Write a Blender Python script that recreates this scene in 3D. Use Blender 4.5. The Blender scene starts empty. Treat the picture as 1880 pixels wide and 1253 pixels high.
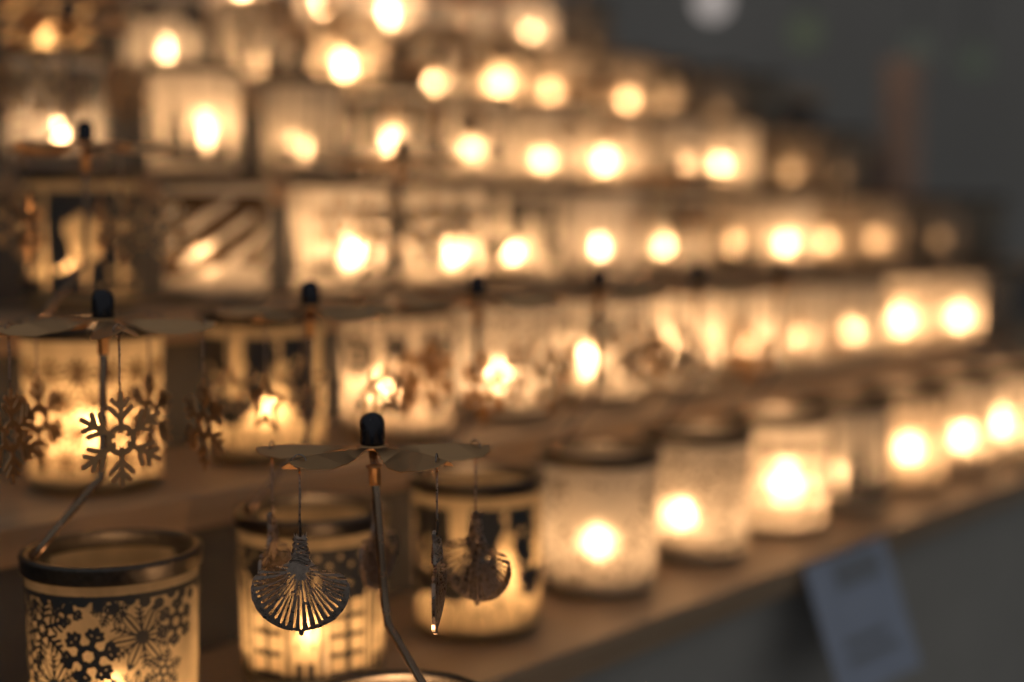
import bpy, math, random
import numpy as np
from mathutils import Vector, Matrix
random.seed(7); rng = np.random.default_rng(7)
scene = bpy.context.scene
C = scene.collection
R = math.radians

# ------------------------------------------------------------------ camera, world, exposure
CAMZ = 1.133
FPX = 1880 * 50 / 36.0
PITCH = R(4.885)
cam_d = bpy.data.cameras.new('camera'); cam = bpy.data.objects.new('camera', cam_d); C.objects.link(cam)
cam.location = (0, 0, CAMZ); cam.rotation_euler = (R(90) - PITCH, 0, 0)
cam_d.lens = 50; cam_d.sensor_width = 36; cam_d.clip_start = 0.01; cam_d.clip_end = 60
cam_d.dof.use_dof = True; cam_d.dof.focus_distance = 0.543
cam_d.dof.aperture_fstop = 2.75; cam_d.dof.aperture_blades = 9
scene.camera = cam
world = bpy.data.worlds.new('World'); scene.world = world; world.use_nodes = True
bg = world.node_tree.nodes['Background']; bg.inputs[0].default_value = (1.0, 1.0, 0.99, 1); bg.inputs[1].default_value = 0.14
scene.view_settings.view_transform = 'Standard'; scene.view_settings.look = 'None'
scene.view_settings.exposure = 0.25; scene.view_settings.gamma = 1
scene.render.engine = 'CYCLES'
cy = scene.cycles
cy.use_denoising = True; cy.max_bounces = 10; cy.transparent_max_bounces = 16
cy.diffuse_bounces = 4; cy.transmission_bounces = 6; cy.glossy_bounces = 3
cy.sample_clamp_indirect = 4; cy.use_light_tree = True; cy.caustics_reflective = False

# ------------------------------------------------------------------ geometry of the place: rows run along D, step back along N
D = Vector((math.sin(R(40.07)), math.cos(R(40.07)), 0)); N = Vector((-D.y, D.x, 0))
ROWN = [None, .528, .6675, .802, .937, 1.073, 1.2055]
ROWZ = [None, .900, .9885, 1.0745, 1.165, 1.2505, 1.340]
def ray(px, py):
    v = Vector(((px - 940) / FPX, 1, -(py - 626.5) / FPX))
    c, s = math.cos(PITCH), math.sin(PITCH)
    return Vector((v.x, v.y * c + v.z * s, v.z * c - v.y * s))
def t_on_row(px, n, z):
    lo, hi = -2.0, 4.0                      # bisect the place along the row seen at this column
    for _ in range(50):
        t = (lo + hi) / 2; p = N * n + D * t; p.z = z - CAMZ
        c, s = math.cos(PITCH), math.sin(PITCH)
        dep = p.y * c - p.z * s
        x = 940 + FPX * p.x / dep if dep > 0.01 else -1e9
        if x < px: lo = t
        else: hi = t
    return t
def at(n, t, z): 
    p = N * n + D * t; p.z = z; return p

# ------------------------------------------------------------------ materials
MATS = {}
def mat(name):
    m = bpy.data.materials.new(name); m.use_nodes = True; nt = m.node_tree; nt.nodes.clear()
    out = nt.nodes.new('ShaderNodeOutputMaterial'); MATS[name] = m
    return m, nt, out
def nd(nt, typ, **kw):
    n = nt.nodes.new(typ)
    for k, v in kw.items():
        if isinstance(k, str) and k.startswith('i_'): n.inputs[k[2:].replace('_', ' ')].default_value = v
        else: setattr(n, k, v)
    return n
def principled(name, col, rough=.5, metal=0, noise=0, scale=200, bump=0, coat=0):
    m, nt, out = mat(name)
    b = nd(nt, 'ShaderNodeBsdfPrincipled'); b.inputs['Roughness'].default_value = rough; b.inputs['Metallic'].default_value = metal
    b.inputs['Base Color'].default_value = (*col, 1); b.inputs['Coat Weight'].default_value = coat
    if noise or bump:
        tc = nd(nt, 'ShaderNodeTexCoord'); nz = nd(nt, 'ShaderNodeTexNoise'); nz.inputs['Scale'].default_value = scale; nz.inputs['Detail'].default_value = 6
        nt.links.new(tc.outputs['Object'], nz.inputs['Vector'])
        if noise:
            r = nd(nt, 'ShaderNodeValToRGB')
            r.color_ramp.elements[0].position = .3; r.color_ramp.elements[1].position = .7
            r.color_ramp.elements[0].color = (*[c * (1 - noise) for c in col], 1); r.color_ramp.elements[1].color = (*[min(1, c * (1 + noise)) for c in col], 1)
            nt.links.new(nz.outputs['Fac'], r.inputs[0]); nt.links.new(r.outputs[0], b.inputs['Base Color'])
            mr = nd(nt, 'ShaderNodeMapRange'); mr.inputs[3].default_value = max(.05, rough - .15); mr.inputs[4].default_value = min(1, rough + .2)
            nt.links.new(nz.outputs['Fac'], mr.inputs[0]); nt.links.new(mr.outputs[0], b.inputs['Roughness'])
        if bump:
            bp = nd(nt, 'ShaderNodeBump'); bp.inputs['Strength'].default_value = bump; bp.inputs['Distance'].default_value = .001
            nt.links.new(nz.outputs['Fac'], bp.inputs['Height']); nt.links.new(bp.outputs[0], b.inputs['Normal'])
    nt.links.new(b.outputs[0], out.inputs[0]); return m
def wood(name, col, dark, scale=6):
    m, nt, out = mat(name)
    tc = nd(nt, 'ShaderNodeTexCoord'); mp = nd(nt, 'ShaderNodeMapping'); mp.inputs['Scale'].default_value = (1.2, 14, 14)
    nz = nd(nt, 'ShaderNodeTexNoise'); nz.inputs['Scale'].default_value = scale; nz.inputs['Detail'].default_value = 8; nz.inputs['Distortion'].default_value = .6
    r = nd(nt, 'ShaderNodeValToRGB'); r.color_ramp.elements[0].color = (*dark, 1); r.color_ramp.elements[1].color = (*col, 1)
    r.color_ramp.elements[0].position = .3; r.color_ramp.elements[1].position = .68
    b = nd(nt, 'ShaderNodeBsdfPrincipled'); b.inputs['Roughness'].default_value = .32
    bp = nd(nt, 'ShaderNodeBump'); bp.inputs['Strength'].default_value = .3; bp.inputs['Distance'].default_value = .002
    L = nt.links.new
    L(tc.outputs['Object'], mp.inputs[0]); L(mp.outputs[0], nz.inputs['Vector']); L(nz.outputs['Fac'], r.inputs[0]); L(r.outputs[0], b.inputs['Base Color'])
    L(nz.outputs['Fac'], bp.inputs['Height']); L(bp.outputs[0], b.inputs['Normal']); L(b.outputs[0], out.inputs[0]); return m
def frosted(name, col, clear=.12, detail=.25, scale=90, haze=0):
    # thin frosted glass: mostly scatters light through, a little stays see-through, faint gloss
    m, nt, out = mat(name); L = nt.links.new
    tc = nd(nt, 'ShaderNodeTexCoord'); nz = nd(nt, 'ShaderNodeTexNoise'); nz.inputs['Scale'].default_value = scale; nz.inputs['Detail'].default_value = 5
    L(tc.outputs['Object'], nz.inputs['Vector'])
    r = nd(nt, 'ShaderNodeValToRGB'); r.color_ramp.elements[0].position = .35; r.color_ramp.elements[1].position = .65
    r.color_ramp.elements[0].color = (*[c * (1 - detail) for c in col], 1); r.color_ramp.elements[1].color = (*col, 1)
    L(nz.outputs['Fac'], r.inputs[0])
    tl = nd(nt, 'ShaderNodeBsdfTranslucent'); df = nd(nt, 'ShaderNodeBsdfDiffuse'); L(r.outputs[0], tl.inputs[0]); L(r.outputs[0], df.inputs[0])
    m1 = nd(nt, 'ShaderNodeMixShader'); m1.inputs[0].default_value = .35; L(tl.outputs[0], m1.inputs[1]); L(df.outputs[0], m1.inputs[2])
    tr = nd(nt, 'ShaderNodeBsdfTransparent'); tr.inputs[0].default_value = (1, .97, .93, 1)
    rf = nd(nt, 'ShaderNodeBsdfRefraction'); rf.inputs['IOR'].default_value = 1.25; rf.inputs['Roughness'].default_value = .85; rf.inputs[0].default_value = (*col, 1)
    m0 = nd(nt, 'ShaderNodeMixShader'); m0.inputs[0].default_value = haze; L(m1.outputs[0], m0.inputs[1]); L(rf.outputs[0], m0.inputs[2])
    m2 = nd(nt, 'ShaderNodeMixShader'); m2.inputs[0].default_value = clear; L(m0.outputs[0], m2.inputs[1]); L(tr.outputs[0], m2.inputs[2])
    gl = nd(nt, 'ShaderNodeBsdfGlossy'); gl.inputs['Roughness'].default_value = .12
    fr = nd(nt, 'ShaderNodeFresnel'); fr.inputs[0].default_value = 1.4
    m3 = nd(nt, 'ShaderNodeMixShader'); L(fr.outputs[0], m3.inputs[0]); L(m2.outputs[0], m3.inputs[1]); L(gl.outputs[0], m3.inputs[2])
    L(m3.outputs[0], out.inputs[0]); return m
FLAME = (1.0, .55, .25)
def flame_mat(k):
    name = 'flame_%d' % int(k * 100)
    if name in MATS: return MATS[name]
    m, nt, out = mat(name); e = nd(nt, 'ShaderNodeEmission'); e.inputs[0].default_value = (*FLAME, 1); e.inputs[1].default_value = 195 * k
    nt.links.new(e.outputs[0], out.inputs[0]); return m
M_board = wood('shelf_wood', (.60, .43, .28), (.42, .28, .17))
M_riser = principled('dark_board', (.105, .115, .13), .7, noise=.25, scale=25)
M_panel = principled('front_cloth', (.5, .48, .44), .9, noise=.06, scale=15, bump=.1)
M_post = wood('post_wood', (.66, .46, .36), (.54, .36, .28))
M_backdrop = principled('backdrop_grey', (.40, .385, .365), .9, noise=.12, scale=1.2)  # tone of the added backdrop that stands in for the night
M_frost = frosted('frosted_glass', (.86, .82, .74), .005, haze=.24)
M_clear = frosted('clear_glass', (.8, .78, .74), .3, .1)
M_amber = frosted('amber_glass', (.8, .66, .42), .006, .35, 60, .12)
M_rough = frosted('crackled_glass', (.84, .76, .64), .012, .7, 260, .22)
M_black = principled('black_print', (.05, .05, .048), .55)
M_sepia = frosted('sepia_print', (.11, .068, .035), .02, .4, 200)
M_metal = principled('bronze_metal', (.66, .40, .20), .34, 1, noise=.05, scale=120)
M_rod = principled('dark_wire', (.36, .25, .17), .2, 1, noise=.1, scale=300)
M_steel = principled('gunmetal', (.38, .30, .25), .28, 1, noise=.25, scale=700)
M_cap = principled('black_cap', (.055, .055, .065), .2, .9, noise=.15, scale=500)
M_rim = principled('dark_rim', (.12, .11, .10), .4, 1, noise=.2, scale=400)
M_wax = frosted('wax', (.93, .88, .78), .55, .1)
M_cup = frosted('tealight_cup', (.9, .9, .9), .85, .1)
M_wick = principled('wick', (.02, .015, .01), .9)
M_paper = principled('tag_paper', (.44, .5, .64), .8, noise=.05, scale=60)
M_ink = principled('tag_ink', (.3, .32, .36), .8)

# ------------------------------------------------------------------ mesh helpers
def mesh(name, v, f, m, smooth=True):
    me = bpy.data.meshes.new(name); me.from_pydata([tuple(p) for p in v], [], [tuple(q) for q in f]); me.update()
    if m: me.materials.append(m)
    if smooth: me.polygons.foreach_set('use_smooth', [True] * len(me.polygons))
    return me
def link(name, me, parent=None, loc=(0, 0, 0), rz=0):
    o = bpy.data.objects.new(name, me); C.objects.link(o); o.location = loc; o.rotation_euler = (0, 0, rz)
    if parent: o.parent = parent
    return o
def tag(o, label, cat, group=None, kind=None):
    if label: o['label'] = label
    if cat: o['category'] = cat
    if group: o['group'] = group
    if kind: o['kind'] = kind
    return o
def lathe(prof, seg=48, close_top=False, close_bot=False):
    v, f = [], []
    for (r, z) in prof:
        for k in range(seg):
            a = 2 * math.pi * k / seg; v.append((r * math.cos(a), r * math.sin(a), z))
    for i in range(len(prof) - 1):
        for k in range(seg):
            k2 = (k + 1) % seg; f.append((i * seg + k, i * seg + k2, (i + 1) * seg + k2, (i + 1) * seg + k))
    if close_bot: f.append(tuple(range(seg))[::-1])
    if close_top: f.append(tuple((len(prof) - 1) * seg + k for k in range(seg)))
    return v, f
def tube(pts, rad, seg=10, closed=False):
    pts = [Vector(p) for p in pts]; n = len(pts); v, f = [], []; up = None
    for i, p in enumerate(pts):
        a = pts[(i - 1) % n] if (closed or i > 0) else p; b = pts[(i + 1) % n] if (closed or i < n - 1) else p
        d = (b - a).normalized()
        if up is None: up = d.orthogonal().normalized()
        up = (up - d * up.dot(d)).normalized(); s = d.cross(up)
        r = rad[i] if isinstance(rad, (list, tuple)) else rad
        for k in range(seg):
            t = 2 * math.pi * k / seg; v.append(p + (up * math.cos(t) + s * math.sin(t)) * r)
    for i in range(n if closed else n - 1):
        j = (i + 1) % n
        for k in range(seg):
            k2 = (k + 1) % seg; f.append((i * seg + k, i * seg + k2, j * seg + k2, j * seg + k))
    if not closed: f.append(tuple(range(seg))[::-1]); f.append(tuple((n - 1) * seg + k for k in range(seg)))
    return v, f
def bez(pts, n=8):                            # smooth a polyline (Catmull-Rom)
    P = [Vector(p) for p in pts]; P = [P[0] * 2 - P[1]] + P + [P[-1] * 2 - P[-2]]; out = []
    for i in range(1, len(P) - 2):
        for k in range(n):
            t = k / n; a, b, c, d = P[i - 1], P[i], P[i + 1], P[i + 2]
            out.append(.5 * ((2 * b) + (c - a) * t + (2 * a - 5 * b + 4 * c - d) * t * t + (3 * b - a - 3 * c + d) * t ** 3))
    return out + [P[-2]]
def box(x0, x1, y0, y1, z0, z1, bev=0):
    v = [(x, y, z) for x in (x0, x1) for y in (y0, y1) for z in (z0, z1)]
    f = [(0, 1, 3, 2), (4, 6, 7, 5), (0, 4, 5, 1), (2, 3, 7, 6), (0, 2, 6, 4), (1, 5, 7, 3)]
    return v, f
def march(fn, u0, u1, nu, v0, v1, nv):        # outline of fn > 0 as a flat mesh with smooth edges
    us = np.linspace(u0, u1, nu + 1); vs = np.linspace(v0, v1, nv + 1); U, V = np.meshgrid(us, vs, indexing='ij')
    F = fn(U, V); ins = F > 0
    cnt = ins[:-1, :-1].astype(int) + ins[1:, :-1] + ins[1:, 1:] + ins[:-1, 1:]
    verts, faces, vid, eid = [], [], {}, {}
    def cv(i, j):
        k = (i, j)
        if k not in vid: vid[k] = len(verts); verts.append((us[i], vs[j]))
        return vid[k]
    def ev(a, b):
        k = (a, b) if a < b else (b, a)
        if k not in eid:
            fa, fb = F[k[0]], F[k[1]]; t = fa / (fa - fb); t = min(.98, max(.02, t))
            eid[k] = len(verts); verts.append((us[k[0][0]] + t * (us[k[1][0]] - us[k[0][0]]), vs[k[0][1]] + t * (vs[k[1][1]] - vs[k[0][1]])))
        return eid[k]
    for i, j in zip(*np.nonzero(cnt)):
        cs = [(i, j), (i + 1, j), (i + 1, j + 1), (i, j + 1)]
        if cnt[i, j] == 4: faces.append([cv(*c) for c in cs]); continue
        poly = []
        for q in range(4):
            a, b = cs[q], cs[(q + 1) % 4]
            if ins[a]: poly.append(cv(*a))
            if ins[a] != ins[b]: poly.append(ev(a, b))
        if len(poly) >= 3: faces.append(poly)
    return verts, faces
def seg_d(U, V, ax, ay, bx, by):              # distance to a segment
    dx, dy = bx - ax, by - ay; l = dx * dx + dy * dy + 1e-12
    t = np.clip(((U - ax) * dx + (V - ay) * dy) / l, 0, 1)
    return np.hypot(U - ax - t * dx, V - ay - t * dy)

# ------------------------------------------------------------------ snowflake outlines (also the hanging pendants)
def flake(U, V, cx, cy, r, kind, rot=0, w=None):
    x, y = U - cx, V - cy; rr = np.hypot(x, y); a = np.arctan2(y, x) - rot
    a = np.abs((a + math.pi / 6) % (math.pi / 3) - math.pi / 6); px, py = rr * np.cos(a), rr * np.sin(a)
    w = w or r * .055
    f = w - seg_d(px, py, 0, 0, r, 0)
    if kind == 0:
        for s, l in ((.38, .3), (.58, .3), (.78, .2)):
            f = np.maximum(f, w * .85 - seg_d(px, py, r * s, 0, r * (s + l * .55), r * l * .85))
        f = np.maximum(f, w - np.abs(px - r * .22))
        f = np.where(rr < r * .1, -1, f)
    elif kind == 1:
        e = np.hypot((px - r * .52) / (r * .42), py / (r * .15)); f = np.maximum(f, (.12 - np.abs(e - 1)) * r * .13)
        b = a - math.pi / 6; qx, qy = rr * np.cos(b), rr * np.sin(b)
        f = np.maximum(f, w * .8 - seg_d(qx, np.abs(qy), 0, 0, r * .85, 0))
        for s in (.5, .65, .8): f = np.maximum(f, w * .7 - seg_d(qx, np.abs(qy), r * s, 0, r * (s + .12), r * .11))
    elif kind == 2:
        f = np.maximum(f, w * 1.9 - np.abs(rr - r * .3)); f = np.maximum(f, w * 2.2 - seg_d(px, py, r * .25, 0, r * .6, 0))
        for s in (.55, .75): f = np.maximum(f, w * 1.5 - seg_d(px, py, r * s, 0, r * (s + .1), r * .2))
        f = np.maximum(f, r * .10 - np.hypot(px - r * .92, py)); f = np.maximum(f, r * .09 - np.hypot(px - r * .7, py - r * .24))
        f = np.where(rr < r * .17, -1, f)
    elif kind == 3:                            # chunky cut-metal pendant
        f = np.maximum(f, w * 1.6 - np.abs(rr - r * .28))
        for s, l in ((.45, .42), (.68, .3)):
            f = np.maximum(f, w * 1.3 - seg_d(px, py, r * s, 0, r * (s + l * .6), r * l * .62))
        f = np.maximum(f, w * 1.4 - seg_d(px, py, 0, 0, r, 0)); f = np.where(rr < r * .15, -1, f)
    return f

# ------------------------------------------------------------------ lantern
GH = .089; RT = .0372; RB = .0352              # glass height, radius at rim and near the base
def wall_r(z): return RB + (RT - RB) * min(1, max(0, z / GH))
def wrap(v2, off=.0004):                       # (arc length, height) -> the curved glass
    out = []
    for u, z in v2:
        a = u / .0362; r = wall_r(z) + off; out.append((r * math.sin(a), -r * math.cos(a), z))
    return out
CIRC = 2 * math.pi * .0362
glass_prof = [(.0, .0008), (.028, .0008), (.0325, .0018), (.0347, .0045), (wall_r(.012), .012)] + [(wall_r(z), z) for z in np.linspace(.02, GH - .004, 8)]
glass_v, glass_f = lathe(glass_prof, 64)
base_v, base_f = lathe([(.0, .0016), (.030, .0016), (.0335, .004), (.0342, .0075), (.030, .0092), (.0, .0092)], 48)
def rim_geo():
    r = RT + .0008
    return lathe([(r, GH - .0075), (r + .0007, GH - .007), (r + .0007, GH - .0015), (r + .0012, GH - .0008), (r + .0006, GH + .0006), (r - .0026, GH + .0004), (r - .003, GH - .001), (r - .0012, GH - .0025), (r - .0012, GH - .0075), (r, GH - .0075)], 64)
rim_v, rim_f = rim_geo()
ME_glass = {k: mesh('glass', glass_v, glass_f, m) for k, m in (('frost', M_frost), ('clear', M_clear), ('amber', M_amber), ('rough', M_rough))}
ME_base = mesh('glass_base', base_v, base_f, M_frost)
ME_rim = mesh('rim_ring', rim_v, rim_f, M_rim)

LO, HI = .0105, GH - .0135                     # printed zone between the plain bands
def tree(U, V, cx, base, h, wd, tiers=4):
    f = .0009 - np.maximum(np.abs(U - cx), base - V + (V - base - h * .2) * (V > base + h * .2))
    for k in range(tiers):
        b = base + h * (.14 + .2 * k); t = base + h * min(1, .5 + .2 * k); w = wd * (1 - .19 * k)
        f = np.maximum(f, np.minimum((t - V) / (t - b) * w * .5 - np.abs(U - cx), V - b))
    return f
def dots(U, V, pts, r):
    d = np.full_like(U, 1.0)
    for x, y in pts: d = np.minimum(d, np.hypot(U - x, V - y))
    return r - d
def band(U, V, lo, hi): return np.minimum(V - lo, hi - V)
def pat_town(U, V):
    f = band(U, V, LO, HI)
    hole = np.full_like(U, -1.0)
    hole = np.maximum(hole, dots(U, V, [(x, HI - .004 - .004 * (k % 2)) for k, x in enumerate(np.arange(-CIRC / 2, CIRC / 2, .0055))], .0013))
    hole = np.maximum(hole, dots(U, V, [(x + random.uniform(-.001, .001), HI - .013 - .004 * (k % 2)) for k, x in enumerate(np.arange(-CIRC / 2, CIRC / 2, .008))], .0012))
    x = -CIRC / 2; k = 0
    while x < CIRC / 2 - .01:
        w = (.02, .014, .024, .017)[k % 4]; h = (.044, .052, .040, .048)[k % 4]; b = LO + .003
        hole = np.maximum(hole, np.minimum(np.minimum(.0012 - np.abs(np.abs(U - x - w / 2) - w * .5 + .001), V - b), b + h - V))
        if k % 2 == 0:
            for i in range(2):
                for j in range(4):
                    cx, cyy = x + w * (.29 + .42 * i), b + h * (.13 + .235 * j)
                    hole = np.maximum(hole, np.minimum(w * .155 - np.abs(U - cx), h * .085 - np.abs(V - cyy)))
        else:
            hole = np.maximum(hole, tree(U, V, x + w / 2, b, h * .95, w * .85))
        k += 1; x += w + .0025
    return np.minimum(f, -hole)
def pat_night(U, V):
    f = band(U, V, LO + .012, HI); hole = np.full_like(U, -1.0)
    pts = [(random.uniform(-CIRC / 2, CIRC / 2), random.uniform(LO + .03, HI - .003)) for _ in range(110)]
    hole = np.maximum(hole, dots(U, V, pts, .0016))
    for cx, h, w in ((.0165, .043, .026), (.06, .046, .03), (-.06, .047, .03), (.085, .04, .03), (-.095, .046, .03)):
        hole = np.maximum(hole, tree(U, V, cx, LO + .012, h, w))
    hill = LO + .018 + .006 * np.sin(U * 75 + .8) + .0045 * np.sin(U * 160)
    hole = np.maximum(hole, hill - V)
    for cx in (-.05, -.009, .043, .085): hole = np.maximum(hole, np.minimum(.0038 + (V - LO) * .03 - np.abs(U - cx), V - LO - .03))
    g = np.minimum(f, -hole)
    for k in range(26):                        # bare twigs over the snow
        x = -CIRC / 2 + CIRC * k / 26 + random.uniform(-.002, .002); l = random.uniform(.008, .018); s = random.uniform(-.006, .006)
        g = np.maximum(g, .00055 - seg_d(U, V, x, LO, x + s, LO + l))
        for q in (.4, .65): g = np.maximum(g, .0004 - seg_d(U, V, x + s * q, LO + l * q, x + s * q + random.choice((-1, 1)) * .004, LO + l * q + .004))
    return g
def pat_forest(U, V):
    f = np.full_like(U, -1.0)
    for k in range(11):
        cx = -CIRC / 2 + CIRC * (k + .5) / 11 + random.uniform(-.005, .005)
        f = np.maximum(f, tree(U, V, cx, LO, random.uniform(.03, .06), random.uniform(.018, .028)))
    return np.maximum(f, LO + .006 + .003 * np.sin(U * 60) - V) + np.minimum(0, V - LO) * 100
def pat_deer(U, V):
    f = np.full_like(U, -1.0)
    for cx, s in ((0, 1), (.06, -1), (-.065, 1), (.1, 1)):
        S = lambda ax, ay, bx, by, w: w - seg_d(U, V, cx + s * ax, LO + ay, cx + s * bx, LO + by)
        for a in ((-.009, .013, .007, .015, .0045), (.007, .016, .012, .026, .0024), (.012, .026, .016, .0255, .0017), (-.011, .012, -.0125, .001, .0012), (-.007, .011, -.006, .001, .0011), (.005, .012, .004, .001, .0011), (.0085, .012, .01, .001, .0011), (.0115, .027, .009, .038, .0007), (.0125, .027, .016, .037, .0007), (.0102, .033, .006, .035, .0006), (.0145, .033, .018, .034, .0006)):
            f = np.maximum(f, S(*a))
    for cx in (-.033, .032, .082, -.1): f = np.maximum(f, tree(U, V, cx, LO, .045, .022))
    for cx in (-.018, .02, .05): f = np.maximum(f, .0012 - seg_d(U, V, cx, LO, cx + .002, HI))
    return np.maximum(f, LO + .003 + .002 * np.sin(U * 90) - V) + np.minimum(0, V - LO) * 100
def pat_lace(U, V):
    f = np.full_like(U, -1.0)
    for k in range(15):
        for j in range(4):
            cx = -CIRC / 2 + CIRC * (k + .5 * (j % 2)) / 15; f = np.maximum(f, flake(U, V, cx, LO + .008 + j * .0155, .0085, 1, .3 * k + j, .0004))
    return np.minimum(f, band(U, V, LO, HI))
def pat_heart(U, V):
    pts = [(random.uniform(-CIRC / 2, CIRC / 2), random.uniform(LO, HI)) for _ in range(520)]
    f = dots(U, V, pts, .0014)
    x, y = np.abs(U + .002) / .021, (V - .046) / .021
    heart = 1 - (x ** 2 + (y * 1.1 - .75 * np.sqrt(x + 1e-6)) ** 2)
    return np.minimum(np.minimum(f, band(U, V, LO, HI)), -heart * .01)
def pat_speckle(U, V):
    pts = [(random.uniform(-CIRC / 2, CIRC / 2), LO + (HI - LO) * (random.random() ** .6)) for _ in range(900)]
    f = dots(U, V, pts, .0011)
    pts = [(random.uniform(-CIRC / 2, CIRC / 2), LO + abs(random.gauss(0, .0025))) for _ in range(240)]
    return np.minimum(np.maximum(f, dots(U, V, pts, .0012)), band(U, V, LO, HI))
def pat_reeds(U, V):
    f = np.full_like(U, -1.0)
    for k in range(70):
        x = -CIRC / 2 + CIRC * k / 70 + random.uniform(-.001, .001); h = random.uniform(.02, .062); s = random.uniform(-.004, .004)
        f = np.maximum(f, .0006 - seg_d(U, V, x, LO, x + s, LO + h))
    return f
def pat_streak(U, V):
    f = band(U, V, LO, HI); hole = np.full_like(U, -1.0)
    for k in range(34):
        x = -CIRC / 2 + CIRC * k / 34; y = LO + .012 + (k * 37 % 23) / 23 * .04; l = random.uniform(.007, .014)
        hole = np.maximum(hole, random.uniform(.0018, .0035) - seg_d(U, V, x, y, x + l, y + l * .75))
    hole = np.maximum(hole, LO + .012 + .005 * np.sin(U * 70) - V)
    return np.minimum(f, -hole)
def pat_lone_tree(U, V):
    f = band(U, V, LO, HI); hole = np.full_like(U, -1.0)
    for cx in (.004, -.05, .058, .1, -.1):
        for k in range(11):
            a = k * 2.4; hole = np.maximum(hole, .0062 - np.hypot(U - cx - .0085 * math.cos(a) * (k / 11) ** .5, V - LO - .038 - .011 * math.sin(a) * (k / 11) ** .5))
        hole = np.maximum(hole, .0014 - seg_d(U, V, cx, LO + .006, cx, LO + .03))
    hole = np.maximum(hole, dots(U, V, [(random.uniform(-CIRC / 2, CIRC / 2), random.uniform(LO, LO + .022)) for _ in range(46)], .0019))
    for cx in (-.022, .028, .078, -.075): hole = np.maximum(hole, .0018 - seg_d(U, V, cx, LO, cx + .001, HI))
    return np.minimum(f, -hole)
def pat_bold(U, V):
    f = np.full_like(U, -1.0)
    for k in range(8):
        cx = -CIRC / 2 + CIRC * (k + .5) / 8; cyy = LO + (.022 if k % 2 else .046); f = np.maximum(f, flake(U, V, cx, cyy, .0155, 2, .3 * k, .0011))
        f = np.maximum(f, flake(U, V, cx, LO + (.052 if k % 2 else .014), .008, 3, .2 * k, .0008))
    return np.minimum(f, band(U, V, LO, HI))
PATS = {'bold': (pat_bold, M_black, 'big dark snow star print', 'frost'), 'town': (pat_town, M_black, 'black town and window print', 'frost'), 'night': (pat_night, M_black, 'starry night and snowy fir print', 'frost'),
        'forest': (pat_forest, M_black, 'dark fir forest print', 'frost'), 'deer': (pat_deer, M_black, 'dark deer and trees print', 'frost'),
        'lace': (pat_lace, M_sepia, 'brown lace star print', 'amber'), 'heart': (pat_heart, M_sepia, 'bright heart amid brown speckles', 'frost'),
        'speckle': (pat_speckle, M_sepia, 'fine brown speckled print', 'frost'), 'reeds': (pat_reeds, M_sepia, 'thin vertical reed print', 'rough'),
        'streak': (pat_streak, M_sepia, 'slanting bright streaks', 'frost'), 'lone': (pat_lone_tree, M_black, 'round glowing trees on black', 'amber')}
ME_print = {}
for k, (fn, m, _, _) in PATS.items():
    v2, f = march(fn, -CIRC / 2, CIRC / 2, 300, 0.008, GH - .01, 104)
    ME_print[k] = mesh('printed_sleeve', wrap(v2), f, m)
FLAKES = []                                    # the snowflake lantern: every flake its own piece
spots = [(-.0005, .052, .0128, 2, .2), (.0215, .0585, .0145, 1, .1), (-.0225, .062, .0135, 0, .35), (-.0165, .0385, .0145, 1, 0), (.0015, .0325, .0085, 0, .4), (.0165, .0335, .0115, 1, .25), (.0085, .0715, .0075, 0, .1),
         (-.0095, .0725, .0080, 2, .5), (.031, .042, .0095, 0, .3), (-.034, .046, .0105, 2, .1), (.0375, .062, .0105, 2, .4), (-.037, .0675, .009, 1, .2), (-.004, .0185, .0095, 2, .3), (.0255, .0185, .0095, 0, .2), (-.0265, .0195, .0095, 0, .6), (.011, .0175, .006, 2, .2)]
for x, y, r, k, rot in spots:
    v2, f = march(lambda U, V: np.minimum(flake(U, V, x, y, r, k, rot, r * (.055, .036, .046)[k]), band(U, V, LO, HI + .001)), x - r * 1.06, x + r * 1.06, 72, y - r * 1.06, y + r * 1.06, 72)
    FLAKES.append(mesh('snowflake_print', wrap(v2), f, M_black))
back = [(x + CIRC / 2 * s, y, r, k, rot) for (x, y, r, k, rot) in spots[:6] for s in (1,)]
for x, y, r, k, rot in back:
    v2, f = march(lambda U, V: np.minimum(flake(U, V, x, y, r, k, rot, r * .06), band(U, V, LO, HI)), x - r * 1.06, x + r * 1.06, 40, y - r * 1.06, y + r * 1.06, 40)
    FLAKES.append(mesh('snowflake_print', wrap(v2), f, M_black))
v2, f = march(lambda U, V: np.maximum(.0012 - np.abs(V - HI - .0006), dots(U, V, [(-CIRC / 2 + i * .0062, HI - .0004 - .0016 * (i % 3)) for i in range(37)], .0024)), -CIRC / 2, CIRC / 2, 240, HI - .008, HI + .003, 24)
ME_flakeband = mesh('printed_border', wrap(v2), f, M_black)

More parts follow.
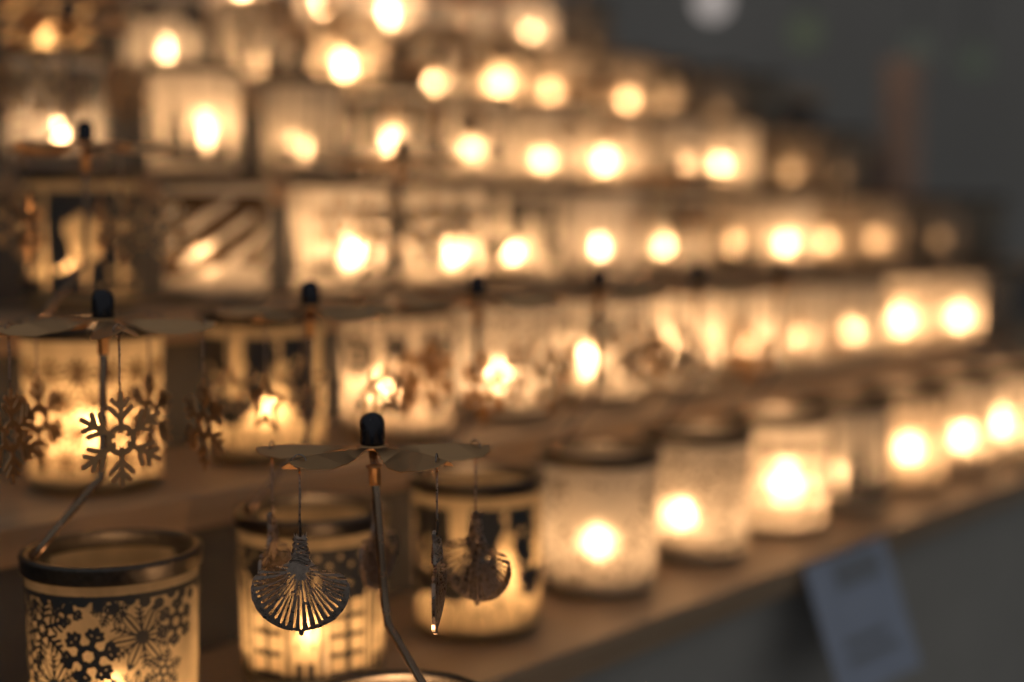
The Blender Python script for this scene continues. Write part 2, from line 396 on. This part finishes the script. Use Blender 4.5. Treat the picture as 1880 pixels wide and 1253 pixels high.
# tealight: cup, wax, wick, flame
ME_cup = mesh('cup', *lathe([(.0, .0), (.0185, .0), (.0192, .001), (.0192, .0145), (.0187, .0148), (.0184, .0140)], 32), M_cup)
ME_wax = mesh('wax', *lathe([(.0183, .001), (.0183, .0112), (.012, .0106), (.0, .0104)], 32), M_wax)
ME_wick = mesh('wick', *tube([(0, 0, .0104), (.0003, 0, .0145), (.0008, .0002, .0175)], .0006, 6), M_wick)
flame_prof = [(.0003, .0), (.0032, .0028), (.0041, .0062), (.0036, .0105), (.0022, .0155), (.0009, .0195), (.00015, .022)]
FL_v, FL_f = lathe(flame_prof, 12, True, True)
ME_flame = {}
def flame_mesh(k):
    if k not in ME_flame: ME_flame[k] = mesh('flame', FL_v, FL_f, flame_mat(k))
    return ME_flame[k]
def tealight(loc, label, k):
    e = bpy.data.objects.new('tealight_candle', None); C.objects.link(e); e.location = loc; e.empty_display_size = .01
    tag(e, label, 'candle', 'tealights burning inside the lanterns' if k else 'unlit tealights at the shelf ends')
    link('cup', ME_cup, e); link('wax', ME_wax, e); link('wick', ME_wick, e)
    if k:
        fl = link('flame', flame_mesh(k), e, (.0005, 0, .0145)); q = random.uniform(.6, 1.15); fl.scale = (q, q, q * random.uniform(.7, 1.35))
    return e
def lantern(loc, rz, pat, glass, label):
    e = bpy.data.objects.new('glass_lantern', None); C.objects.link(e); e.location = loc; e.rotation_euler = (0, 0, rz); e.empty_display_size = .02
    tag(e, label, 'lantern', 'glass tealight lanterns on the stepped shelves')
    g = link('glass', ME_glass[glass], e); link('glass_base', ME_base, e); link('rim_ring', ME_rim, e)
    if pat == 'snow':
        for me in FLAKES: link('snowflake_print', me, e)
        link('printed_border', ME_flakeband, e)
    elif pat: link('printed_sleeve', ME_print[pat], e)
    return e

# ------------------------------------------------------------------ spinner with hanging pendants
HUBZ = .0885
ME_cap = mesh('cap', *lathe([(.0, .0)] + [(.0041, .0), (.0043, .0006), (.0043, .0068)] + [(.0043 * math.cos(a), .0068 + .0040 * math.sin(a)) for a in np.linspace(.15, 1.5, 8)] + [(.0, .0109)], 32), M_cap)
ME_hub = mesh('hub', *lathe([(.0, -.0011), (.005, -.0011), (.0056, -.0006), (.0056, .0), (.0, .0002)], 32), M_metal)
def blade_fn(X, Y):
    out = [(.0035, -.0016), (.011, -.0040), (.021, -.0072), (.029, -.0080), (.0365, -.0062), (.0408, -.0030), (.0415, .0015), (.0385, .0046), (.030, .0074), (.022, .0068), (.012, .0040), (.0035, .0016)]
    inside = np.zeros_like(X, bool); dist = np.full_like(X, 1.0)
    for i in range(len(out)):
        (ax, ay), (bx, by) = out[i], out[(i + 1) % len(out)]; dist = np.minimum(dist, seg_d(X, Y, ax, ay, bx, by))
        inside ^= ((ay > Y) != (by > Y)) & (X < (bx - ax) * (Y - ay) / (by - ay + 1e-12) + ax)
    f = np.where(inside, dist, -dist)
    return np.minimum(f + .0006, np.hypot(X - .0368, Y) - .0006)
def blade_geo():
    v2, f2 = march(blade_fn, .003, .0422, 70, -.0092, .0084, 44); n = len(v2); v = []
    def z(x, y):
        k = min(1, max(0, (x - .004) / .012)); h = (-.52 * abs(y - .0004) + .06 * y) * k
        d = (x - .0285) * .80 + (y - .002) * .6       # past the slanting crease the tip bends down
        return h - max(0, d) * .12
    v = [(x, y, z(x, y)) for x, y in v2] + [(x, y, z(x, y) - .0003) for x, y in v2]
    f = [tuple(q) for q in f2] + [tuple(n + i for i in reversed(q)) for q in f2]
    ed = {(q[i], q[(i + 1) % len(q)]) for q in f2 for i in range(len(q))}
    f += [(b, a, n + a, n + b) for (a, b) in ed if (b, a) not in ed]
    return v, f
ME_blade = mesh('blade', *blade_geo(), M_metal, False)
def solid(v2, f2, th, bend=None):              # flat outline (x, z) -> plate with thickness along y
    n = len(v2); v = []
    for s in (-1, 1):
        for x, z in v2:
            b = bend(x, z) if bend else 0; v.append((x, b + s * th / 2, z))
    f = [tuple(q) for q in f2] + [tuple(n + i for i in reversed(q)) for q in f2]
    cnt = {}
    for q in f2:
        for i in range(len(q)):
            a, b = q[i], q[(i + 1) % len(q)]; cnt[(a, b)] = 1
    for (a, b) in cnt:
        if (b, a) not in cnt: f.append((b, a, n + a, n + b))
    return v, f
U1 = .0310 / 440                               # size of one unit of the leaf drawing
def leaf_fn(X, Z):
    x, z = X / U1, Z / U1                      # origin at the top of the crown, z down is negative
    out = [(-30, 0), (-22, -22), (-16, -6), (-10, -22), (-2, 2), (6, -22), (14, -6), (20, -22), (30, 4), (26, -45), (30, -85), (40, -120), (66, -152), (110, -172), (170, -186), (200, -205), (220, -245), (219, -290), (206, -330), (178, -372), (140, -408), (96, -432), (50, -446), (14, -452), (10, -470), (0, -476), (-10, -470), (-12, -452), (-50, -448), (-92, -436), (-130, -415), (-170, -382), (-200, -340), (-218, -295), (-222, -250), (-212, -205), (-186, -170), (-140, -158), (-90, -150), (-58, -138), (-36, -112), (-28, -80), (-26, -45)]
    inside = np.zeros_like(x, bool); dist = np.full_like(x, 1e9); n = len(out)
    for i in range(n):
        (ax, ay), (bx, by) = out[i], out[(i + 1) % n]
        dist = np.minimum(dist, seg_d(x, z, ax, ay, bx, by))
        c = ((ay > z) != (by > z)) & (x < (bx - ax) * (z - ay) / (by - ay + 1e-9) + ax); inside ^= c
    f = np.where(inside, dist, -dist)
    rr = random.Random(3); nS = 31
    for k in range(nS):
        ph0 = -104 + 208 * k / (nS - 1); ph = ph0 + rr.uniform(-1.2, 1.2)
        a = R(abs(ph)); Rm = 287 - 70 * (math.sin(min(a, R(90))) ** 1.3) - (18 if abs(ph) > 88 else 0)
        def P(r):
            q = R(ph * (.80 + .20 * r / Rm)) if abs(ph) > 20 else R(ph)
            return (r * math.sin(q) * 1.0, -160 - r * math.cos(q) + (4 if abs(ph) > 80 else 0))
        spans = []
        r0 = 40 + 30 * (k % 2) + (22 if abs(ph) < 40 else 0)
        if abs(ph) < 62 and k % 2 == 0:
            cut = rr.uniform(.42, .6) * Rm; spans = [(r0, cut - 9), (cut + 9, Rm - rr.uniform(4, 10))]
        else: spans = [(r0 + rr.uniform(0, 30), Rm - rr.uniform(3, 8))]
        for s0, s1 in spans:
            if s1 - s0 < 20: continue
            for i in range(4):
                p, q = P(s0 + (s1 - s0) * i / 4), P(s0 + (s1 - s0) * (i + 1) / 4)
                f = np.minimum(f, seg_d(x, z, *p, *q) - (4.3 + 2.0 * (i / 3)))
    for j in range(5):                         # open lattice of the neck
        for i in (-1, 0, 1):
            cx = i * (10 + j * 2.6) + (j % 2) * 4 - 2; cz = -34 - j * 19
            f = np.minimum(f, np.hypot((x - cx) / .75, z - cz) - 5.6)
    return f * U1
v2, f2 = march(leaf_fn, -.0162, .0162, 260, -.0374, .0006, 300)
LEAF = solid(v2, f2, .0011, lambda x, z: -3.0 * x * x + 3 * (z + .018) ** 2)
ME_leaf = mesh('leaf', *LEAF, M_steel, smooth=False)
rr = random.Random(9); nk_v, nk_f = [], []
for k in range(11):                            # twisted wires wound on the neck
    z0 = -.0025 - k * .0007; rad = .0022 + .0001 * k; ph = rr.uniform(0, 6)
    a, b = tube([(rad * math.cos(t + ph), .55 * rad * math.sin(t + ph), z0 + rr.uniform(-.0002, .0002) + .0007 * math.sin(2 * t)) for t in np.linspace(0, 2 * math.pi, 15)[:-1]], .00022, 5, True)
    nk_f += [tuple(i + len(nk_v) for i in q) for q in b]; nk_v += a
ME_neck = mesh('neck_winding', nk_v, nk_f, M_steel)
v2, f2 = march(lambda X, Z: flake(X, Z, 0, -.0165, .0168, 3, math.pi / 2, .00066), -.0175, .0175, 150, -.0345, .001, 150)
ME_flk = mesh('snowflake', *solid(v2, f2, .0007), M_metal, smooth=False)
def star_fn(X, Z):
    x, z = X, Z + .014; r = np.hypot(x, z); a = np.arctan2(z, x) - math.pi / 2; a = np.abs((a + math.pi / 5) % (2 * math.pi / 5) - math.pi / 5)
    e = .0135 * .5 / (np.cos(a) * .5 + np.sin(a) * 1.0); return np.minimum(e - r, .0022 - e + r + .0012)
v2, f2 = march(star_fn, -.015, .015, 80, -.03, .002, 80)
ME_star = mesh('star', *solid(v2, f2, .0007), M_metal, smooth=False)
WL = .0222
def wire_geo():
    ring = [(.0021 * math.sin(t), 0, .0021 * math.cos(t)) for t in np.linspace(0, 2 * math.pi, 21)[:-1]]
    v, f = tube(ring, .0003, 6, True)
    v2_, f2_ = tube([(0, 0, -.0019), (.0001, .0, -.009), (-.0001, 0, -.018), (0, 0, -WL - .002)], .00038, 6)
    return v + v2_, f + [tuple(i + len(v) for i in q) for q in f2_]
ME_wire = mesh('wire', *wire_geo(), M_steel)
def spinner(loc, label, kind, rot, yaws, cap_off, end, bendp=None, sc=1.08, tilt=0, group='candle spinners standing on the lanterns', full=True):
    e = bpy.data.objects.new('candle_spinner', None); C.objects.link(e); e.location = loc; e.empty_display_size = .02
    tag(e, label, 'spinner', group)
    e.scale = (sc, sc, sc); end = (end[0] / sc, end[1] / sc)
    cx, cy_ = cap_off; hub = Vector((cx, cy_, HUBZ))
    bp = Vector(bendp) if bendp else Vector((cx + (end[0] - cx) * .06, cy_ + (end[1] - cy_) * .06, .029))
    ee = Vector((end[0], end[1], .0008)); top = hub + Vector((0, 0, .001))
    path = [top.lerp(bp, t) for t in (0, .3, .6, .9)] + [bp + (bp - top).normalized() * .0005 + (ee - bp) * .03] + [bp.lerp(ee, t) for t in (.12, .4, .7, 1)]
    link('rod', mesh('rod', *tube(path, .0015, 14), M_rod), e)
    ax = (bp - top).normalized()
    sl = mesh('sleeve', *tube([top + ax * .0075, top + ax * .0078, top + ax * .0083, top + ax * .0086, top + ax * .0088, top + ax * .0145, top + ax * .0147], [.0018, .0027, .0027, .0027, .0021, .0021, .0017], 16), M_metal)
    link('sleeve', sl, e)
    link('cap', ME_cap, e, hub + Vector((0, 0, .0003))); link('hub', ME_hub, e, hub)
    pm = {'leaf': ME_leaf, 'flake': ME_flk, 'star': ME_star}[kind]
    for k in range(5):
        a = R(rot + 72 * k); d = Vector((math.cos(a), -math.sin(a), 0))
        b = link('blade', ME_blade, e, hub + Vector((0, 0, -.0004)), -a)
        if tilt: b.rotation_euler = (Matrix.Rotation(tilt, 3, 'X') @ Matrix.Rotation(-a, 3, 'Z')).to_euler()
        p = hub + Matrix.Rotation(tilt, 3, 'X') @ (d * .0368 + Vector((0, 0, -.0016)))
        po = link('pendant', pm, e, p + Vector((0, 0, -WL - .0009)), R(yaws[k % len(yaws)]))
        link('wire', ME_wire, po, (0, 0, WL + .0006))
        if kind == 'leaf': link('neck_winding', ME_neck, po)
    return e

# ------------------------------------------------------------------ the stand
T0, T1 = -.55, 2.16
RZ = math.atan2(D.y, D.x)
st = bpy.data.objects.new('stepped_display_stand', None); C.objects.link(st); st.rotation_euler = (0, 0, RZ)
tag(st, 'stepped wooden display stand carrying the rows of lanterns', 'display stand')
TH = .018
def front(k): return ROWN[k] - .066
for k in range(1, 7):
    n1 = (front(k + 1) + .012) if k < 6 else ROWN[6] + .075
    link('shelf_board', mesh('shelf_board', *box(T0, T1, front(k), n1 + .016, ROWZ[k] - TH, ROWZ[k]), M_board, False), st)
    if k < 6: link('riser', mesh('riser', *box(T0, T1, n1 + .0, n1 + .012, ROWZ[k] + .0005, ROWZ[k + 1] - TH - .0005), M_riser, False), st)
# front cloth hangs in soft folds below the lowest shelf
cv, cf = [], []; NXc, NZc = 160, 16
for i in range(NXc + 1):
    t = T0 + (T1 - T0) * i / NXc
    for j in range(NZc + 1):
        z = ROWZ[1] - TH - .0008 - (ROWZ[1] - TH - .004) * j / NZc
        cv.append((t, front(1) + .012 - .010 * (j / NZc) * math.sin(t * 17 + .6 * math.sin(t * 5)), z))
for i in range(NXc):
    for j in range(NZc): a = i * (NZc + 1) + j; cf.append((a, a + 1, a + NZc + 2, a + NZc + 1))
link('front_cloth', mesh('front_cloth', cv, cf, M_panel), st)
link('end_panel', mesh('end_panel', *box(T1 + .0005, T1 + .016, front(1) + .02, ROWN[6] + .075, 0.004, ROWZ[1] - .03), M_riser, False), st)
pt = t_on_row(1655, .95, 1.25); pp = at(.95, pt, 0); d = ray(1655, 108); ptop = CAMZ + d.z * pp.y / d.y
post = link('stall_post', mesh('stall_post', *box(-.024, .024, -.024, .024, 0.002, ptop), M_post, False), None, (pp.x, pp.y, 0), RZ)
bv = post.modifiers.new('bevel', 'BEVEL'); bv.width = .003
tag(post, 'reddish brown wooden post at the far right end of the stand', 'post')

# ground, and an added backdrop standing in for night, hiding the ambient world
g = link('ground', mesh('ground', [(-8, -3, 0), (8, -3, 0), (8, 9, 0), (-8, 9, 0)], [(0, 1, 2, 3)], M_riser, False)); g['kind'] = 'structure'
w = link('wall', mesh('wall', *box(-9, 9, 0, .2, 0.002, 6), M_backdrop, False), None, (1.2, 4.6, 0), R(-8)); w['kind'] = 'structure'

# ------------------------------------------------------------------ lanterns row by row
ROWS = {
 1: [(210, 'snow', 'amber', .5), (575, 'town', 'amber', 1.0), (877, 'night', 'amber', .9), (1100, 'heart', 'frost', 1.1), (1278, 'speckle', 'frost', 1.1), (1430, 'lace', 'frost', 1.3), (1548, 'forest', 'frost', 1.2), (1658, 'reeds', 'rough', .9), (1755, 'lace', 'frost', 1.0), (1832, 'speckle', 'frost', .8), (1895, 'forest', 'frost', .5)],
 2: [(165, 'lace', 'amber', .7), (480, 'night', 'amber', 1.2), (720, 'bold', 'rough', 1.2), (938, 'speckle', 'frost', 1.7), (1108, 'bold', 'frost', 1.1), (1246, 'forest', 'frost', 1.3), (1360, 'deer', 'frost', 1.2), (1463, 'reeds', 'frost', 1.2), (1560, 'heart', 'frost', 1.1), (1650, 'lace', 'frost', .9), (1738, 'speckle', 'frost', .9), (1818, None, 'rough', 0)],
 3: [(150, 'lone', 'amber', .7), (400, 'streak', 'frost', .9), (615, 'deer', 'frost', 1.0), (815, 'bold', 'frost', 1.2), (962, 'night', 'frost', 1.2), (1100, 'reeds', 'clear', .6), (1232, 'town', 'frost', 1.1), (1335, 'forest', 'rough', .9), (1433, 'heart', 'frost', 1.1), (1525, 'lace', 'rough', .6), (1608, 'reeds', 'rough', .25), (1715, None, 'rough', .05), (1790, None, 'rough', 0)],
 4: [(100, 'town', 'clear', .5), (350, 'forest', 'frost', .65), (560, 'deer', 'frost', .9), (720, 'lone', 'frost', 1.2), (862, 'bold', 'frost', 1.0), (1000, None, 'frost', 1.1), (1130, 'speckle', 'frost', 1.1), (1237, 'reeds', 'frost', .8), (1330, 'heart', 'frost', .8), (1455, 'lace', 'rough', .2), (1540, None, 'rough', .04)],
 5: [(95, 'streak', 'amber', .3), (300, 'town', 'clear', .5), (470, 'forest', 'frost', .9), (645, 'bold', 'rough', 1.2), (800, 'night', 'frost', 1.3), (915, 'town', 'rough', .9), (1022, 'reeds', 'rough', .7), (1140, None, 'rough', .7), (1220, 'lone', 'rough', .2), (1312, None, 'rough', .03), (1388, None, 'rough', 0)],
 6: [(270, None, 'clear', .3), (440, None, 'clear', .6), (592, None, 'clear', .7), (726, None, 'clear', .8), (850, None, 'clear', .6), (966, None, 'clear', .6), (1075, 'reeds', 'rough', .05)],
}
ORD = ['first', 'second', 'third', 'fourth', 'fifth', 'sixth', 'seventh', 'eighth', 'ninth', 'tenth', 'eleventh', 'twelfth', 'thirteenth']
SHELF = {1: 'lowest shelf', 2: 'second shelf up', 3: 'third shelf up', 4: 'fourth shelf up', 5: 'fifth shelf up', 6: 'top shelf'}
GL = {'frost': 'frosted', 'clear': 'clear', 'amber': 'amber', 'rough': 'crackled'}
SPIN = {1: range(0, 6), 2: (0, 2, 5), 3: (0, 3, 5), 4: (0, 2, 4), 5: (1, 3, 5)}
for k, row in ROWS.items():
    last = None
    for i, (px, pat, gl, s) in enumerate(row):
        t = t_on_row(px, ROWN[k], ROWZ[k] + .05)
        if last is not None and t - last < .079: t = last + .079
        last = t
        jn = 0 if k == 1 else random.uniform(-.006, .006)
        p = at(ROWN[k] + jn, t, ROWZ[k] + .0006)
        what = '%s glass lantern' % GL[gl]
        prt = 'black snowflake print' if pat == 'snow' else (PATS[pat][2] if pat else 'plain sides')
        where = '%s from left on %s' % (ORD[i], SHELF[k])
        state = '' if s else 'unlit '
        lantern(p, 0 if k == 1 else random.uniform(-.5, .5), pat, gl, '%s%s, %s, %s' % (state, what, prt, where))
        tealight(p + (Vector((.001, -.006, .0095)) if k == 1 and i == 0 else Vector((random.uniform(-.009, .009), random.uniform(-.007, .007), .0095))), '%s tealight inside the lantern %s' % ('burning' if s else 'unlit', where), round(s, 2))
        if k in SPIN and i in SPIN[k] :
            rim = p + Vector((0, 0, GH))
            kind = 'flake' if i % 2 == 0 else 'star'
            if k == 1 and i == 0: a, cap_off, rot, kind = None, (-.0012, 0), -6, 'flake'
            else: cap_off, rot = (random.uniform(-.003, .003), random.uniform(-.003, .003)), random.uniform(0, 72)
            end = (-.0275, -.0235) if (k == 1 and i == 0) else ((-.030, -.019) if k == 1 else (.036 * math.cos(random.uniform(2.2, 4)), -.02))
            if math.hypot(*end) > .0362: q = .0362 / math.hypot(*end); end = (end[0] * q, end[1] * q)
            yaws = [-50, 42, 75, 70, -45] if (k == 1 and i == 0) else [random.uniform(-80, 80) for _ in range(5)]
            word = 'snowflake' if kind == 'flake' else 'star'
            spinner(rim, 'bronze candle spinner with %s pendants on the lantern %s' % (word, where), kind, rot, yaws, cap_off, end, sc=1.14 if k == 1 else 1.08)

# the lantern in focus, on a low block in front of the stand
pf = ray(730, 1286); pf = pf * (.57 / (pf.y)); fz = CAMZ + pf.z - GH
fp = Vector((pf.x, pf.y, fz))
lantern(fp, .4, 'forest', 'clear', 'clear glass lantern at the very front, only its rim showing below the sharp spinner')
tealight(fp + Vector((0, 0, .0095)), 'burning tealight inside the nearest lantern below the sharp spinner', 1.2)
spinner(fp + Vector((0, 0, GH)), 'sharp bronze candle spinner with ginkgo leaf pendants on the nearest lantern', 'leaf', -21, [-36, 86, 5, 80, 70], (-.0078, -.001), (.021, -.0295), (-.0035, -.002, .0285), 1.2, R(-3))
blk = link('display_block', mesh('display_block', *box(-.06, .06, -.05, .05, 0.002, fz - .001), M_riser, False), None, (fp.x, fp.y, 0), RZ)
tag(blk, 'dark plinth under the nearest lantern in front of the stand', 'plinth')

# price card hinged on the shelf edge, leaning out towards the viewer at its foot
def on_front(px, py, off):
    d = ray(px, py); s = (front(1) - off) / d.dot(N); return d * s + Vector((0, 0, CAMZ))
tl, tr_, br, bl = on_front(1476, 1043, .004), on_front(1622, 986, .004), on_front(1692, 1222, .055), on_front(1548, 1290, .055)
nn = (tr_ - tl).cross(bl - tl).normalized()
def card(a, b, c, d, off, th):
    q = [p + nn * off for p in (a, b, c, d)] + [p + nn * (off - th) for p in (a, b, c, d)]
    return q, [(0, 1, 2, 3), (7, 6, 5, 4), (0, 4, 5, 1), (1, 5, 6, 2), (2, 6, 7, 3), (3, 7, 4, 0)]
if nn.dot(-tl + Vector((0, 0, CAMZ))) < 0: nn = -nn
ct = link('price_card', mesh('price_card', *card(tl, tr_, br, bl, 0, .0008), M_paper, False))
tag(ct, 'blue grey paper card leaning out from the edge of the lowest shelf', 'card')
def lerp2(u, v): return (tl.lerp(tr_, u)).lerp(bl.lerp(br, u), v)
for (u0, u1, v0, v1) in ((.3, .85, .06, .26), (.2, .7, .62, .68), (.2, .8, .74, .80)):
    link('printed_mark', mesh('printed_mark', *card(lerp2(u0, v0), lerp2(u1, v0), lerp2(u1, v1), lerp2(u0, v1), .0006, .0003), M_ink, False), ct)

# far lamps in the dark behind the stand
for px, py, s, col, lab in ((1308, 4, .5, (.85, .75, .7), 'pale far lamp at the top above the stand'), (1478, 60, .075, (.7, .8, .5), 'faint greenish far lamp right of the pale one'), (1686, 92, .07, (.7, .75, .6), 'faint far lamp above the reddish post'), (1790, 112, .06, (.7, .8, .6), 'rightmost faint far lamp in the dark')):
    d = ray(px, py); p = d * (4.2 / d.y) + Vector((0, 0, CAMZ))
    m, nt, out = mat('lamp_glow_%d' % px); e = nd(nt, 'ShaderNodeEmission'); e.inputs[0].default_value = (*col, 1); e.inputs[1].default_value = s; nt.links.new(e.outputs[0], out.inputs[0])
    o = bpy.data.objects.new('hanging_lamp', None); C.objects.link(o); o.location = p; tag(o, lab, 'lamp', 'far lamps in the dark')
    r = .045
    link('globe', mesh('globe', *lathe([(.004, -r)] + [(r * math.sin(a), -r * math.cos(a)) for a in np.linspace(.2, 2.8, 10)] + [(.012, r)], 20, True, True), m), o)
    link('cord', mesh('cord', *tube([(0, 0, r), (0, 0, r + 1.2)], .003, 6), M_riser), o)
